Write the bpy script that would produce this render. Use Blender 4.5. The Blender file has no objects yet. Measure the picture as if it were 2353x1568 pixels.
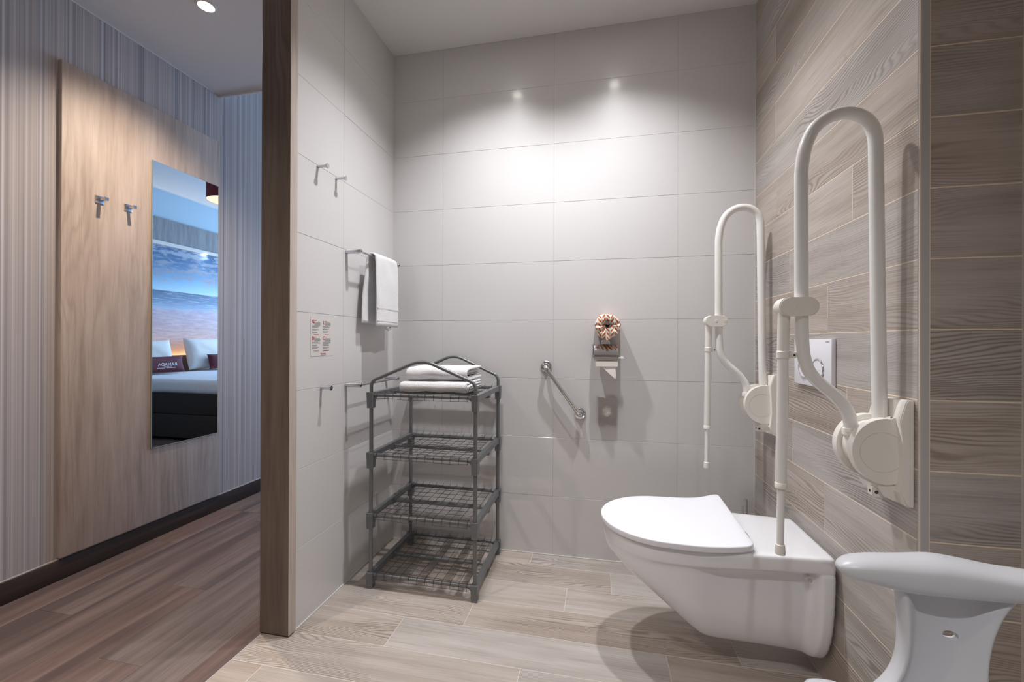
import bpy, bmesh, math, random
from mathutils import Vector, Matrix, noise
random.seed(7)
S = bpy.context.scene
COL = S.collection
PI = math.pi

# ------------------------------------------------------------------ camera, world, light, exposure
F_PX = 961.75
cd = bpy.data.cameras.new('camera'); cam = bpy.data.objects.new('camera', cd); COL.objects.link(cam)
cd.sensor_fit = 'HORIZONTAL'; cd.sensor_width = 36.0; cd.lens = 36.0 * F_PX / 2353.0
cd.clip_start = 0.02; cd.clip_end = 60
yaw, pitch, roll, CH = 0.2040, 0.0011, 0.0035, 1.0897
Fv = Vector((-math.sin(yaw)*math.cos(pitch), math.cos(yaw)*math.cos(pitch), math.sin(pitch)))
R0 = Vector((math.cos(yaw), math.sin(yaw), 0)); U0 = R0.cross(Fv)
Rv = R0*math.cos(roll) + U0*math.sin(roll); Uv = -R0*math.sin(roll) + U0*math.cos(roll)
m = Matrix((Rv, Uv, -Fv)).transposed().to_4x4(); m.translation = Vector((0, 0, CH))
cam.matrix_world = m
S.camera = cam

w = bpy.data.worlds.new('world'); S.world = w; w.use_nodes = True
w.node_tree.nodes['Background'].inputs[0].default_value = (0.55, 0.65, 0.85, 1)
w.node_tree.nodes['Background'].inputs[1].default_value = 0.25

S.view_settings.view_transform = 'Standard'; S.view_settings.look = 'None'
S.view_settings.gamma = 1; S.view_settings.use_curve_mapping = False
S.view_settings.exposure = 0.74
S.cycles.use_denoising = True
S.cycles.max_bounces = 10; S.cycles.diffuse_bounces = 7; S.cycles.glossy_bounces = 5
S.cycles.sample_clamp_indirect = 6.0
S.cycles.caustics_reflective = False; S.cycles.caustics_refractive = False

def lamp(kind, name, loc, power, color, rot=(0, 0, 0), **kw):
    d = bpy.data.lights.new(name, kind); d.energy = power; d.color = color
    for k, v in kw.items(): setattr(d, k, v)
    o = bpy.data.objects.new(name, d); COL.objects.link(o); o.location = loc; o.rotation_euler = rot
    return o
# room: bath right wall XR, left wall XL, back wall D, ceiling HC
D, XL, XR, HC = 2.1334, -1.1143, 0.7124, 2.6649
BATH_LIGHTS = [(-0.512, 1.646), (0.090, 1.645)]
for x, y in BATH_LIGHTS:
    lamp('SPOT', 'bath_spot', (x, y, HC-0.012), 54, (0.985, 0.98, 1.0), spot_size=math.radians(120), spot_blend=1.0, shadow_soft_size=0.026)
for x, y in ((-0.25, -0.35), (0.35, -0.35)):  # unseen spots behind the camera, added as fill light
    lamp('SPOT', 'bath_spot', (x, y, HC-0.012), 34, (0.985, 0.98, 1.0), spot_size=math.radians(120), spot_blend=1.0, shadow_soft_size=0.026)
for x, y in ((-1.812, 1.633), (-1.812, 0.2)):
    lamp('SPOT', 'hall_spot', (x, y, HC-0.012), 58, (1.0, 0.83, 0.68), spot_size=math.radians(124), spot_blend=0.85, shadow_soft_size=0.026)
lamp('AREA', 'window_daylight', (-0.7, 6.93, 1.75), 56, (0.38, 0.62, 1.0), rot=(-PI/2, 0, 0), shape='RECTANGLE', size=2.6, size_y=1.7)

# ------------------------------------------------------------------ helpers
WL = {}
def wl(o): return WL.get(o.name, Vector((0, 0, 0))) if o else Vector((0, 0, 0))
def tag(o, label=None, cat=None, group=None, kind=None):
    if label: o['label'] = label
    if cat: o['category'] = cat
    if group: o['group'] = group
    if kind: o['kind'] = kind
    return o
def empty(name, loc, label=None, cat=None, group=None, kind=None):
    o = bpy.data.objects.new(name, None); COL.objects.link(o); o.location = loc; o.empty_display_size = 0.05
    WL[o.name] = Vector(loc)
    return tag(o, label, cat, group, kind)
def finish(bm, name, mat, parent=None, ang=35, loc=None, recalc=True):
    """bm in world coordinates -> one mesh object (origin = parent's world origin, or loc)"""
    if recalc: bmesh.ops.recalc_face_normals(bm, faces=bm.faces)
    org = Vector(loc) if loc is not None else wl(parent)
    bmesh.ops.translate(bm, verts=bm.verts, vec=-org)
    if ang:
        for f in bm.faces: f.smooth = True
        a = math.radians(ang)
        for e in bm.edges:
            if len(e.link_faces) == 2 and e.calc_face_angle(0) > a: e.smooth = False
    me = bpy.data.meshes.new(name); bm.to_mesh(me); bm.free()
    if mat: me.materials.append(mat)
    o = bpy.data.objects.new(name, me); COL.objects.link(o)
    if parent: o.parent = parent
    o.location = org - wl(parent)
    WL[o.name] = org
    return o
def B(): return bmesh.new()
def box(bm, x0, x1, y0, y1, z0, z1, bev=0, seg=2):
    r = bmesh.ops.create_cube(bm, size=1)
    for v in r['verts']:
        v.co = Vector((x0+(v.co.x+.5)*(x1-x0), y0+(v.co.y+.5)*(y1-y0), z0+(v.co.z+.5)*(z1-z0)))
    if bev:
        es = list({e for v in r['verts'] for e in v.link_edges})
        bmesh.ops.bevel(bm, geom=es, offset=bev, segments=seg, profile=.5, affect='EDGES')
    return bm
def mbox(name, mat, parent, *a, **k):
    return finish(box(B(), *a, **{q: k[q] for q in k if q in ('bev', 'seg')}), name, mat, parent)
def tube(bm, pts, r, n=14, cap=True, closed=False):
    pts = [Vector(p) for p in pts]
    rs = r if isinstance(r, (list, tuple)) else [r]*len(pts)
    N = len(pts); T = []
    for i in range(N):
        if closed: t = pts[(i+1) % N]-pts[i-1]
        else: t = pts[min(i+1, N-1)]-pts[max(i-1, 0)]
        T.append(t.normalized())
    up = Vector((0, 0, 1)) if abs(T[0].z) < .9 else Vector((0, 1, 0))
    u = (up - T[0]*up.dot(T[0])).normalized(); rings = []
    for i in range(N):
        u = (u - T[i]*u.dot(T[i])).normalized(); v = T[i].cross(u)
        rings.append([bm.verts.new(pts[i]+(u*math.cos(2*PI*k/n)+v*math.sin(2*PI*k/n))*rs[i]) for k in range(n)])
    for i in range(N if closed else N-1):
        a, b = rings[i], rings[(i+1) % N]
        for k in range(n): bm.faces.new((a[k], a[(k+1) % n], b[(k+1) % n], b[k]))
    if cap and not closed:
        bm.faces.new(rings[0][::-1]); bm.faces.new(rings[-1])
    return bm
def mtube(name, mat, parent, pts, r, n=14, **k):
    return finish(tube(B(), pts, r, n, **k), name, mat, parent)
def cyl(bm, a, b, r, n=24, r2=None): return tube(bm, [a, b], [r, r if r2 is None else r2], n)
def fillet(pts, rad, n=6):
    pts = [Vector(p) for p in pts]; out = [pts[0]]
    for i in range(1, len(pts)-1):
        p = pts[i]; a = (pts[i-1]-p); b = (pts[i+1]-p)
        d = min(rad, a.length*.49, b.length*.49); a = p+a.normalized()*d; b = p+b.normalized()*d
        for k in range(n+1):
            t = k/n; out.append(a*(1-t)**2 + p*2*t*(1-t) + b*t*t)
    out.append(pts[-1]); return out
def catmull(pts, n=6, closed=False):
    pts = [Vector(p) for p in pts]; N = len(pts); out = []
    for i in range(N if closed else N-1):
        g = (lambda j: pts[j % N]) if closed else (lambda j: pts[max(0, min(N-1, j))])
        p0, p1, p2, p3 = g(i-1), g(i), g(i+1), g(i+2)
        for k in range(n):
            t = k/n
            out.append(.5*((2*p1)+(-p0+p2)*t+(2*p0-5*p1+4*p2-p3)*t*t+(-p0+3*p1-3*p2+p3)*t**3))
    if not closed: out.append(pts[-1])
    return out
def prism(bm, poly, axis, a, b):
    """extrude a 2-D polygon along axis 0/1/2 from a to b; poly = pairs in the other two axes (in order)"""
    def P(p, v):
        return {0: (v, p[0], p[1]), 1: (p[0], v, p[1]), 2: (p[0], p[1], v)}[axis]
    A = [bm.verts.new(P(p, a)) for p in poly]; Bv = [bm.verts.new(P(p, b)) for p in poly]
    bm.faces.new(A[::-1]); bm.faces.new(Bv); n = len(poly)
    for i in range(n): bm.faces.new((A[i], A[(i+1) % n], Bv[(i+1) % n], Bv[i]))
    return bm
def loft(bm, rings, closed=True, caps=True):
    V = [[bm.verts.new(p) for p in r] for r in rings]; n = len(V[0])
    for i in range(len(V)-1):
        for k in range(n if closed else n-1):
            bm.faces.new((V[i][k], V[i][(k+1) % n], V[i+1][(k+1) % n], V[i+1][k]))
    if caps and closed:
        bm.faces.new(V[0][::-1]); bm.faces.new(V[-1])
    return bm
def lathe(bm, prof, c, axis=2, n=32):
    """prof: (r, h) pairs revolved about axis through c"""
    rings = []
    for r, h in prof:
        ring = []
        for k in range(n):
            a = 2*PI*k/n; p = [r*math.cos(a), r*math.sin(a)]
            q = [0, 0, 0]; q[axis] = h; oth = [i for i in range(3) if i != axis]
            q[oth[0]] = p[0]; q[oth[1]] = p[1]
            ring.append(Vector(q)+Vector(c))
        rings.append(ring)
    return loft(bm, rings)
def text_mesh(name, txt, mat, parent, size, M, extr=0.0004, align='CENTER', bold=0):
    c = bpy.data.curves.new(name, 'FONT'); c.body = txt; c.size = size; c.extrude = extr; c.align_x = align; c.align_y = 'CENTER'; c.resolution_u = 3; c.offset = bold
    o = bpy.data.objects.new(name, c); COL.objects.link(o)
    dg = bpy.context.evaluated_depsgraph_get(); me = bpy.data.meshes.new_from_object(o.evaluated_get(dg))
    bpy.data.objects.remove(o); bpy.data.curves.remove(c)
    me.transform(Matrix.Translation(-wl(parent)) @ M); me.materials.clear(); me.materials.append(mat)
    o = bpy.data.objects.new(name, me); COL.objects.link(o)
    if parent: o.parent = parent
    WL[o.name] = wl(parent)
    return o
def frame_m(origin, right, up):
    r = Vector(right).normalized(); u = Vector(up).normalized(); n = r.cross(u)
    M = Matrix((r, u, n)).transposed().to_4x4(); M.translation = Vector(origin); return M

# ------------------------------------------------------------------ materials
def new_mat(name):
    m = bpy.data.materials.new(name); m.use_nodes = True
    return m, m.node_tree.nodes, m.node_tree.links, m.node_tree.nodes['Principled BSDF']
def plain(name, col, rough=.5, metal=0., spec=.5, bump=None, coat=0., sheen=0., emis=None, estr=0):
    m, N, L, P = new_mat(name)
    P.inputs['Base Color'].default_value = (*col, 1); P.inputs['Roughness'].default_value = rough
    P.inputs['Metallic'].default_value = metal; P.inputs['Specular IOR Level'].default_value = spec
    P.inputs['Coat Weight'].default_value = coat; P.inputs['Sheen Weight'].default_value = sheen
    if emis: P.inputs['Emission Color'].default_value = (*emis, 1); P.inputs['Emission Strength'].default_value = estr
    tc = N.new('ShaderNodeTexCoord'); nz = N.new('ShaderNodeTexNoise'); L.new(tc.outputs['Object'], nz.inputs['Vector'])
    sc, st, dist = bump if bump else (60, .02, .0005)
    nz.inputs['Scale'].default_value = sc; nz.inputs['Detail'].default_value = 3
    b = N.new('ShaderNodeBump'); b.inputs['Strength'].default_value = st; b.inputs['Distance'].default_value = dist
    L.new(nz.outputs['Fac'], b.inputs['Height']); L.new(b.outputs[0], P.inputs['Normal'])
    return m
class G:
    """tiny node-graph helper"""
    def __init__(s, m): s.N = m.node_tree.nodes; s.L = m.node_tree.links
    def inp(s, sock, v):
        if hasattr(v, 'is_linked'): s.L.new(v, sock)
        elif isinstance(v, (tuple, list)) and len(v) == 3 and sock.type == 'RGBA': sock.default_value = (*v, 1)
        else: sock.default_value = v
    def math(s, op, a, b=None, c=None):
        n = s.N.new('ShaderNodeMath'); n.operation = op; s.inp(n.inputs[0], a)
        if b is not None: s.inp(n.inputs[1], b)
        if c is not None: s.inp(n.inputs[2], c)
        return n.outputs[0]
    def vmath(s, op, a, b):
        n = s.N.new('ShaderNodeVectorMath'); n.operation = op; s.inp(n.inputs[0], a); s.inp(n.inputs[1], b); return n.outputs[0]
    def noise(s, vec, scale=1, detail=2, rough=.5, dist=0):
        n = s.N.new('ShaderNodeTexNoise'); s.inp(n.inputs['Vector'], vec); n.inputs['Scale'].default_value = scale
        n.inputs['Detail'].default_value = detail; n.inputs['Roughness'].default_value = rough; n.inputs['Distortion'].default_value = dist
        return n.outputs['Fac']
    def ramp(s, f, stops, interp='LINEAR'):
        n = s.N.new('ShaderNodeValToRGB'); s.inp(n.inputs[0], f); e = n.color_ramp; e.interpolation = interp
        while len(e.elements) < len(stops): e.elements.new(.5)
        for k, (p, c) in enumerate(stops): e.elements[k].position = p; e.elements[k].color = (*c, 1)
        return n.outputs[0]
    def mix(s, f, a, b, mode='MIX'):
        n = s.N.new('ShaderNodeMix'); n.data_type = 'RGBA'; n.blend_type = mode
        s.inp(n.inputs[0], f); s.inp(n.inputs[6], a); s.inp(n.inputs[7], b); return n.outputs[2]
    def maprange(s, v, a, b, c=0, d=1, smooth=False):
        n = s.N.new('ShaderNodeMapRange'); s.inp(n.inputs[0], v)
        if smooth: n.interpolation_type = 'SMOOTHSTEP'
        for i, q in enumerate((a, b, c, d)): n.inputs[i+1].default_value = q
        return n.outputs[0]
    def bump(s, h, strength, dist):
        n = s.N.new('ShaderNodeBump'); n.inputs['Strength'].default_value = strength; n.inputs['Distance'].default_value = dist
        s.inp(n.inputs['Height'], h); return n.outputs[0]
def wood(name, dark, mid, light, line=(.3, .3, .3), axis=0, rough=.5, K=42, lin=900, lowx=1.5, lowy=7.0, fine=130, line_amt=.55, fine_amt=.5, tone=.12, spec=.4, bump=.25, knots=True, streak=None):
    """oak / ash print: cathedral rings, fine pores, a tone of its own for each piece; grain runs along local `axis`"""
    m, N, L, P = new_mat(name); g = G(m)
    tc = N.new('ShaderNodeTexCoord'); oi = N.new('ShaderNodeObjectInfo')
    rv = g.math('MULTIPLY', oi.outputs['Random'], 53.0)
    off = N.new('ShaderNodeCombineXYZ')
    for i in range(3): L.new(g.math('MULTIPLY', rv, (1, .73, .37)[i]), off.inputs[i])
    sep = N.new('ShaderNodeSeparateXYZ'); L.new(tc.outputs['Object'], sep.inputs[0])
    perm = {0: (0, 1, 2), 1: (1, 0, 2), 2: (2, 1, 0)}[axis]
    cb = N.new('ShaderNodeCombineXYZ')
    for i in range(3): L.new(sep.outputs[perm[i]], cb.inputs[i])
    co = g.vmath('ADD', cb.outputs[0], off.outputs[0])
    lo = g.vmath('MULTIPLY', co, (lowx, lowy, lowy))
    n1 = g.noise(lo, 1, 2.2, .45, .35)
    if knots:
        vo = N.new('ShaderNodeTexVoronoi'); vo.inputs['Scale'].default_value = 1
        L.new(g.vmath('MULTIPLY', co, (1.6, 5.5, 5.5)), vo.inputs['Vector'])
        kn = g.maprange(vo.outputs['Distance'], 0, .33, .16, 0, True)
        n1 = g.math('ADD', n1, kn)
    wob = g.noise(g.vmath('MULTIPLY', co, (6, 45, 45)), 1, 2)
    sy = N.new('ShaderNodeSeparateXYZ'); L.new(co, sy.inputs[0])
    lat = g.math('ADD', sy.outputs[1], g.math('MULTIPLY', sy.outputs[2], .6)) if axis == 2 else sy.outputs[1]
    ph = g.math('ADD', g.math('MULTIPLY_ADD', n1, float(K)*2, g.math('MULTIPLY', wob, 7.0)), g.math('MULTIPLY', lat, float(lin)))
    ring = g.math('MULTIPLY_ADD', g.math('SINE', ph), .5, .5)
    ring = g.math('POWER', ring, 2.2)
    f = g.noise(g.vmath('MULTIPLY', co, (4.5, fine, fine)), 1, 4, .65)
    f2 = g.noise(g.vmath('MULTIPLY', co, (2.0, 22, 22)), 1, 3, .6)
    base = g.ramp(f2, [(.28, dark), (.5, mid), (.74, light)])
    if streak:
        sf = g.noise(g.vmath('MULTIPLY', co, (.55, 9, 9)), 1, 2, .5)
        base = g.mix(g.maprange(sf, .50, .64, 0, .75, True), base, streak)
    pores = g.maprange(f, .50, .70, 0, 1, True)
    base = g.mix(g.math('MULTIPLY', pores, fine_amt), base, g.mix(.65, line, dark))
    patch = g.maprange(g.noise(g.vmath('MULTIPLY', co, (1.5, 3, 3)), 1, 2), .42, .62, .10, 1, True)
    base = g.mix(g.math('MULTIPLY', g.math('MULTIPLY', ring, patch), line_amt), base, line)
    tn = g.math('MULTIPLY_ADD', g.math('FRACT', g.math('MULTIPLY', oi.outputs['Random'], 17.3)), tone*2, 1-tone)
    hs = N.new('ShaderNodeHueSaturation'); L.new(base, hs.inputs['Color']); L.new(tn, hs.inputs['Value'])
    L.new(g.math('MULTIPLY_ADD', g.math('FRACT', g.math('MULTIPLY', oi.outputs['Random'], 7.7)), .6, .65), hs.inputs['Saturation'])
    L.new(hs.outputs[0], P.inputs['Base Color'])
    P.inputs['Roughness'].default_value = rough; P.inputs['Specular IOR Level'].default_value = spec
    h = g.math('ADD', g.math('MULTIPLY', ring, -.5), g.math('MULTIPLY', pores, -.6))
    L.new(g.bump(h, bump, .0012), P.inputs['Normal'])
    return m
M = {}
M['tile_wood'] = wood('tile_wood', (.36, .312, .275), (.45, .402, .365), (.52, .475, .44), line=(.195, .158, .130), K=60, lin=850, line_amt=.78, fine_amt=.48, tone=.045, rough=.45)
M['jamb_wood'] = wood('jamb_wood', (.115, .085, .067), (.155, .118, .094), (.19, .15, .122), line=(.085, .063, .05), axis=2, K=22, lin=300, lowx=.7, lowy=7, line_amt=.45, fine_amt=.45, tone=0, rough=.5, knots=False)
M['panel_wood'] = wood('panel_wood', (.40, .315, .26), (.51, .415, .35), (.60, .505, .44), line=(.30, .23, .185), axis=2, K=26, lin=220, lowx=.8, lowy=4.5, fine=160, line_amt=.40, fine_amt=.42, tone=0, rough=.5, knots=True)
M['hall_wood'] = wood('hall_wood', (.115, .080, .070), (.168, .122, .108), (.225, .170, .152), line=(.085, .060, .054), K=20, lin=500, lowx=.35, lowy=7, fine=170, line_amt=.3, fine_amt=.6, tone=.02, rough=.55, knots=False, streak=(.075, .054, .054))
M['grey_wood'] = wood('grey_wood', (.16, .17, .18), (.24, .25, .26), (.31, .32, .33), line=(.13, .13, .14), axis=2, K=12, lin=200, line_amt=.3, tone=0)
M['grout_cream'] = plain('grout_cream', (.80, .68, .54), .85, bump=(300, .3, .0006))
M['grout_floor'] = plain('grout_floor', (.66, .60, .56), .85, bump=(300, .3, .0006))
M['grout_grey'] = plain('grout_grey', (.56, .54, .52), .85, bump=(300, .3, .0006))
M['skirt'] = wood('skirt', (.032, .021, .018), (.045, .031, .026), (.06, .042, .036), line=(.024, .016, .014), axis=1, K=10, tone=0, rough=.45, knots=False)
M['ceiling'] = plain('ceiling', (.70, .69, .68), .75, bump=(180, .08, .0006))
M['white_paint'] = plain('white_paint', (.70, .69, .68), .6)
M['silicone'] = plain('silicone', (.64, .62, .58), .4)
M['alu'] = plain('alu', (.47, .455, .45), .33, .0, .6)
M['white_edge'] = plain('white_edge', (.62, .59, .56), .4)
M['chrome'] = plain('chrome', (.80, .80, .82), .07, 1.0, bump=(60, .0, .0001))
M['satin'] = plain('satin', (.62, .62, .66), .22, 1.0, bump=(60, .0, .0001))
M['ceramic'] = plain('ceramic', (.83, .84, .87), .10, 0, .5, coat=.6, bump=(20, .0, .0001))
M['lid'] = plain('lid', (.84, .85, .90), .32, 0, .5, bump=(20, .0, .0001))
M['arm_white'] = plain('arm_white', (.80, .79, .765), .22, 0, .5, coat=.25, bump=(90, .02, .0003))
M['arm_plastic'] = plain('arm_plastic', (.80, .775, .72), .36, 0, .45, bump=(90, .02, .0003))
M['arm_seam'] = plain('arm_seam', (.50, .46, .40), .5)
M['dark_hole'] = plain('dark_hole', (.05, .04, .035), .5)
M['stool'] = plain('stool', (.53, .54, .565), .34, 0, .45, bump=(900, .03, .0003))
M['rack_plastic'] = plain('rack_plastic', (.145, .152, .162), .36, 0, .5, bump=(400, .05, .0003))
M['rack_tube'] = plain('rack_tube', (.16, .165, .17), .33, .2, .5, bump=(400, .05, .0003))
M['wire'] = plain('wire', (.08, .082, .088), .35, .6, .5)
M['towel'] = plain('towel', (.82, .82, .84), .95, 0, .1, bump=(420, .9, .004), sheen=.4)
M['towel_band'] = plain('towel_band', (.60, .60, .63), .8, 0, .2)
M['paper'] = plain('paper', (.80, .76, .71), .85, bump=(250, .3, .0008))
M['clear'] = plain('clear', (.55, .62, .62), .15, .1, .5)
M['flush'] = plain('flush', (.80, .80, .85), .28)
M['ink_grey'] = plain('ink_grey', (.22, .22, .24), .6)
M['ink_red'] = plain('ink_red', (.42, .035, .04), .6)
M['sticker'] = plain('sticker', (.64, .62, .605), .45)
M['glass_edge'] = plain('glass_edge', (.06, .10, .11), .15)
M['glass_rim'] = plain('glass_rim', (.35, .45, .45), .1)
M['mirror'] = plain('mirror', (.90, .93, .93), .0, 1.0, bump=(10, 0, .0001))
M['lens'] = plain('lens', (.9, .9, .9), .4, emis=(1.0, .95, .88), estr=45)
M['lens_warm'] = plain('lens_warm', (.9, .9, .9), .4, emis=(1.0, .84, .64), estr=14)
M['box_spring'] = plain('box_spring', (.028, .024, .022), .9, bump=(500, .5, .002))
M['bed_linen'] = plain('bed_linen', (.75, .76, .78), .9, bump=(18, .35, .01))
M['pillow'] = plain('pillow', (.76, .74, .70), .9, bump=(14, .4, .01))
M['burgundy'] = plain('burgundy', (.10, .010, .022), .75, bump=(600, .3, .001))
M['headboard'] = plain('headboard', (.22, .155, .115), .8)
M['print_white'] = plain('print_white', (.8, .8, .8), .8)
M['blue_wall'] = plain('blue_wall', (.42, .56, .66), .8)
M['shade_red'] = plain('shade_red', (.16, .012, .02), .8)
M['shade_in'] = plain('shade_in', (.75, .55, .40), .8, emis=(1, .72, .48), estr=.7)
M['sky_pane'] = plain('sky_pane', (.5, .6, .8), .4, emis=(.6, .78, 1.0), estr=2.5)
M['room_wall'] = plain('room_wall', (.50, .50, .52), .8)

def tile_white():
    m, N, L, P = new_mat('tile_white'); g = G(m)
    tc = N.new('ShaderNodeTexCoord'); oi = N.new('ShaderNodeObjectInfo')
    v = g.vmath('MULTIPLY', tc.outputs['Object'], (260, 260, 3))
    f = g.noise(v, 1, 2, .6)
    c = g.mix(g.maprange(f, .35, .68, 0, 1), (.615, .605, .605), (.655, .645, .645))
    hs = N.new('ShaderNodeHueSaturation'); L.new(c, hs.inputs['Color'])
    L.new(g.math('MULTIPLY_ADD', oi.outputs['Random'], .025, .985), hs.inputs['Value'])
    L.new(hs.outputs[0], P.inputs['Base Color'])
    P.inputs['Roughness'].default_value = .33; P.inputs['Specular IOR Level'].default_value = .42
    P.inputs['Coat Weight'].default_value = .22; P.inputs['Coat Roughness'].default_value = .13
    L.new(g.bump(f, .06, .0004), P.inputs['Normal'])
    return m
M['tile_white'] = tile_white()
def wallpaper():
    m, N, L, P = new_mat('wallpaper'); g = G(m)
    tc = N.new('ShaderNodeTexCoord')
    v1 = g.vmath('MULTIPLY', tc.outputs['Object'], (0, 95, .05)); v2 = g.vmath('MULTIPLY', tc.outputs['Object'], (0, 22, .02))
    v3 = g.vmath('MULTIPLY', tc.outputs['Object'], (0, 230, .3))
    a = g.noise(v1, 1, 2, .6); b = g.noise(v2, 1, 2, .5); c = g.noise(v3, 1, 1)
    col = g.ramp(a, [(.30, (.17, .165, .18)), (.45, (.31, .29, .30)), (.53, (.39, .37, .375)), (.62, (.48, .47, .50)), (.72, (.62, .62, .66))])
    col = g.mix(g.maprange(b, .35, .62, 0, .55), col, (.50, .44, .40))
    col = g.mix(g.maprange(c, .5, .75, 0, .35), col, (.72, .72, .76))
    L.new(col, P.inputs['Base Color']); P.inputs['Roughness'].default_value = .5; P.inputs['Specular IOR Level'].default_value = .35
    L.new(g.bump(a, .2, .001), P.inputs['Normal'])
    return m
M['wallpaper'] = wallpaper()
def mural():
    """printed beach photograph: clouds, sea, wet sand; local y across, z up"""
    m, N, L, P = new_mat('mural'); g = G(m)
    tc = N.new('ShaderNodeTexCoord'); sep = N.new('ShaderNodeSeparateXYZ'); L.new(tc.outputs['Object'], sep.inputs[0])
    z = sep.outputs[2]; co = tc.outputs['Object']
    cl = g.noise(g.vmath('MULTIPLY', co, (0, 4.5, 16)), 1, 6, .62, .6)
    skyb = g.ramp(g.maprange(z, 1.76, 2.4), [(0, (.42, .62, .72)), (.22, (.20, .42, .62)), (.55, (.045, .15, .32)), (1, (.015, .07, .18))])
    cloud = g.ramp(g.maprange(z, 1.76, 2.4), [(0, (.48, .46, .50)), (.3, (.26, .27, .34)), (.7, (.24, .29, .37)), (1, (.34, .42, .52))])
    cf = g.math('MULTIPLY', g.maprange(cl, .42, .58, 0, 1, True), g.maprange(z, 1.82, 1.97, 0, 1, True))
    sky = g.mix(cf, skyb, cloud)
    wv = g.noise(g.vmath('MULTIPLY', co, (0, 3.5, 110)), 1, 4, .65)
    sea = g.ramp(g.maprange(z, 1.50, 1.76), [(0, (.34, .42, .55)), (.5, (.10, .19, .32)), (.93, (.035, .10, .20)), (1, (.025, .07, .15))])
    sea = g.mix(g.maprange(wv, .52, .64, 0, .6, True), sea, (.55, .64, .76))
    sn = g.noise(g.vmath('MULTIPLY', co, (0, 5, 40)), 1, 5, .7)
    sand = g.ramp(g.maprange(z, .85, 1.53), [(0, (.72, .47, .28)), (.35, (.50, .30, .25)), (.7, (.40, .26, .28)), (1, (.33, .28, .38))])
    sand = g.mix(g.maprange(sn, .35, .65, 0, .55), sand, (.70, .58, .58))
    st = g.noise(g.vmath('MULTIPLY', co, (0, 9, 22)), 1, 3, .6)
    sand = g.mix(g.math('MULTIPLY', g.maprange(st, .64, .70, 0, .85), g.maprange(z, 1.05, 1.25, 1, 0)), sand, (.16, .10, .10))
    zz = g.math('ADD', z, g.math('MULTIPLY', g.math('SUBTRACT', cl, .5), .12))
    low = g.mix(g.maprange(zz, 1.50, 1.535, 0, 1, True), sand, sea)
    c = g.mix(g.maprange(z, 1.757, 1.763), low, sky)
    L.new(c, P.inputs['Base Color']); P.inputs['Roughness'].default_value = .45
    return m
M['mural'] = mural()
def orange_paper():
    m, N, L, P = new_mat('orange_paper'); g = G(m)
    tc = N.new('ShaderNodeTexCoord')
    sep = N.new('ShaderNodeSeparateXYZ'); L.new(tc.outputs['Object'], sep.inputs[0])
    x = g.math('MULTIPLY', sep.outputs[0], 52.0); zz = g.math('MULTIPLY', sep.outputs[2], 40.0)
    y = g.math('MULTIPLY', sep.outputs[1], 12.0); x = g.math('ADD', x, y)
    row = g.math('FLOOR', x); sgn = g.math('MULTIPLY_ADD', g.math('PINGPONG', row, 1.0), 2.0, -1.0)
    fx = g.math('FRACT', x)
    zt = g.math('ADD', zz, g.math('MULTIPLY', g.math('MULTIPLY', sgn, fx), .9))
    fz = g.math('FRACT', g.math('MULTIPLY', zt, 1.15))
    a = g.math('MULTIPLY', g.maprange(fz, .46, .52), g.maprange(fx, .10, .14)); a = g.math('MULTIPLY', a, g.maprange(fx, .86, .90, 1, 0))
    c = g.mix(a, (.80, .75, .71), (.50, .13, .012))
    L.new(c, P.inputs['Base Color']); P.inputs['Roughness'].default_value = .4
    L.new(g.bump(g.noise(g.vmath('MULTIPLY', tc.outputs['Object'], (70, 70, 70)), 1, 3), .5, .004), P.inputs['Normal'])
    return m
M['orange_paper'] = orange_paper()

# ------------------------------------------------------------------ structure: floors
def struct(o): o['kind'] = 'structure'; return o
_pl = {}
def plank(name, mat, parent, corner, ex, ey, length, width, thick=.008):
    """piece with its own origin: local x runs along ex, local y along ey, face outwards on local +z"""
    key = (mat.name, round(length, 3), round(width, 3), thick)
    if key not in _pl:
        bm = B(); box(bm, 0, length, 0, width, -thick, 0)
        top = [e for e in bm.edges if all(abs(v.co.z) < 1e-6 for v in e.verts)]
        bmesh.ops.bevel(bm, geom=top, offset=.0006, segments=1, affect='EDGES')
        me = bpy.data.meshes.new(name); bm.to_mesh(me); bm.free(); me.materials.append(mat); _pl[key] = me
    o = bpy.data.objects.new(name, _pl[key]); COL.objects.link(o); o.parent = parent
    ex, ey = Vector(ex), Vector(ey); n = ex.cross(ey)
    mm = Matrix((ex, ey, n)).transposed().to_4x4(); mm.translation = Vector(corner) + n*random.uniform(-.0004, .0002)
    o.matrix_local = mm
    return o
def rows(parent, mat, o3, ex, ey, U0, U1, V0, V1, vbreaks, joints, gap, L, name='plank'):
    """lay staggered pieces: u along ex in [U0,U1], rows between vbreaks; joints[row] = list of u joints"""
    for i in range(len(vbreaks)-1):
        a, b = vbreaks[i], vbreaks[i+1]
        us = [U0] + [u for u in sorted(joints[i]) if U0+.02 < u < U1-.02] + [U1]
        for j in range(len(us)-1):
            u0 = us[j]+(gap/2 if j else 0); u1 = us[j+1]-(gap/2 if j < len(us)-2 else 0)
            p = Vector(o3)+Vector(ex)*u0+Vector(ey)*(a+gap/2)
            plank(name, mat, parent, p, ex, ey, u1-u0, b-a-gap)

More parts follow.
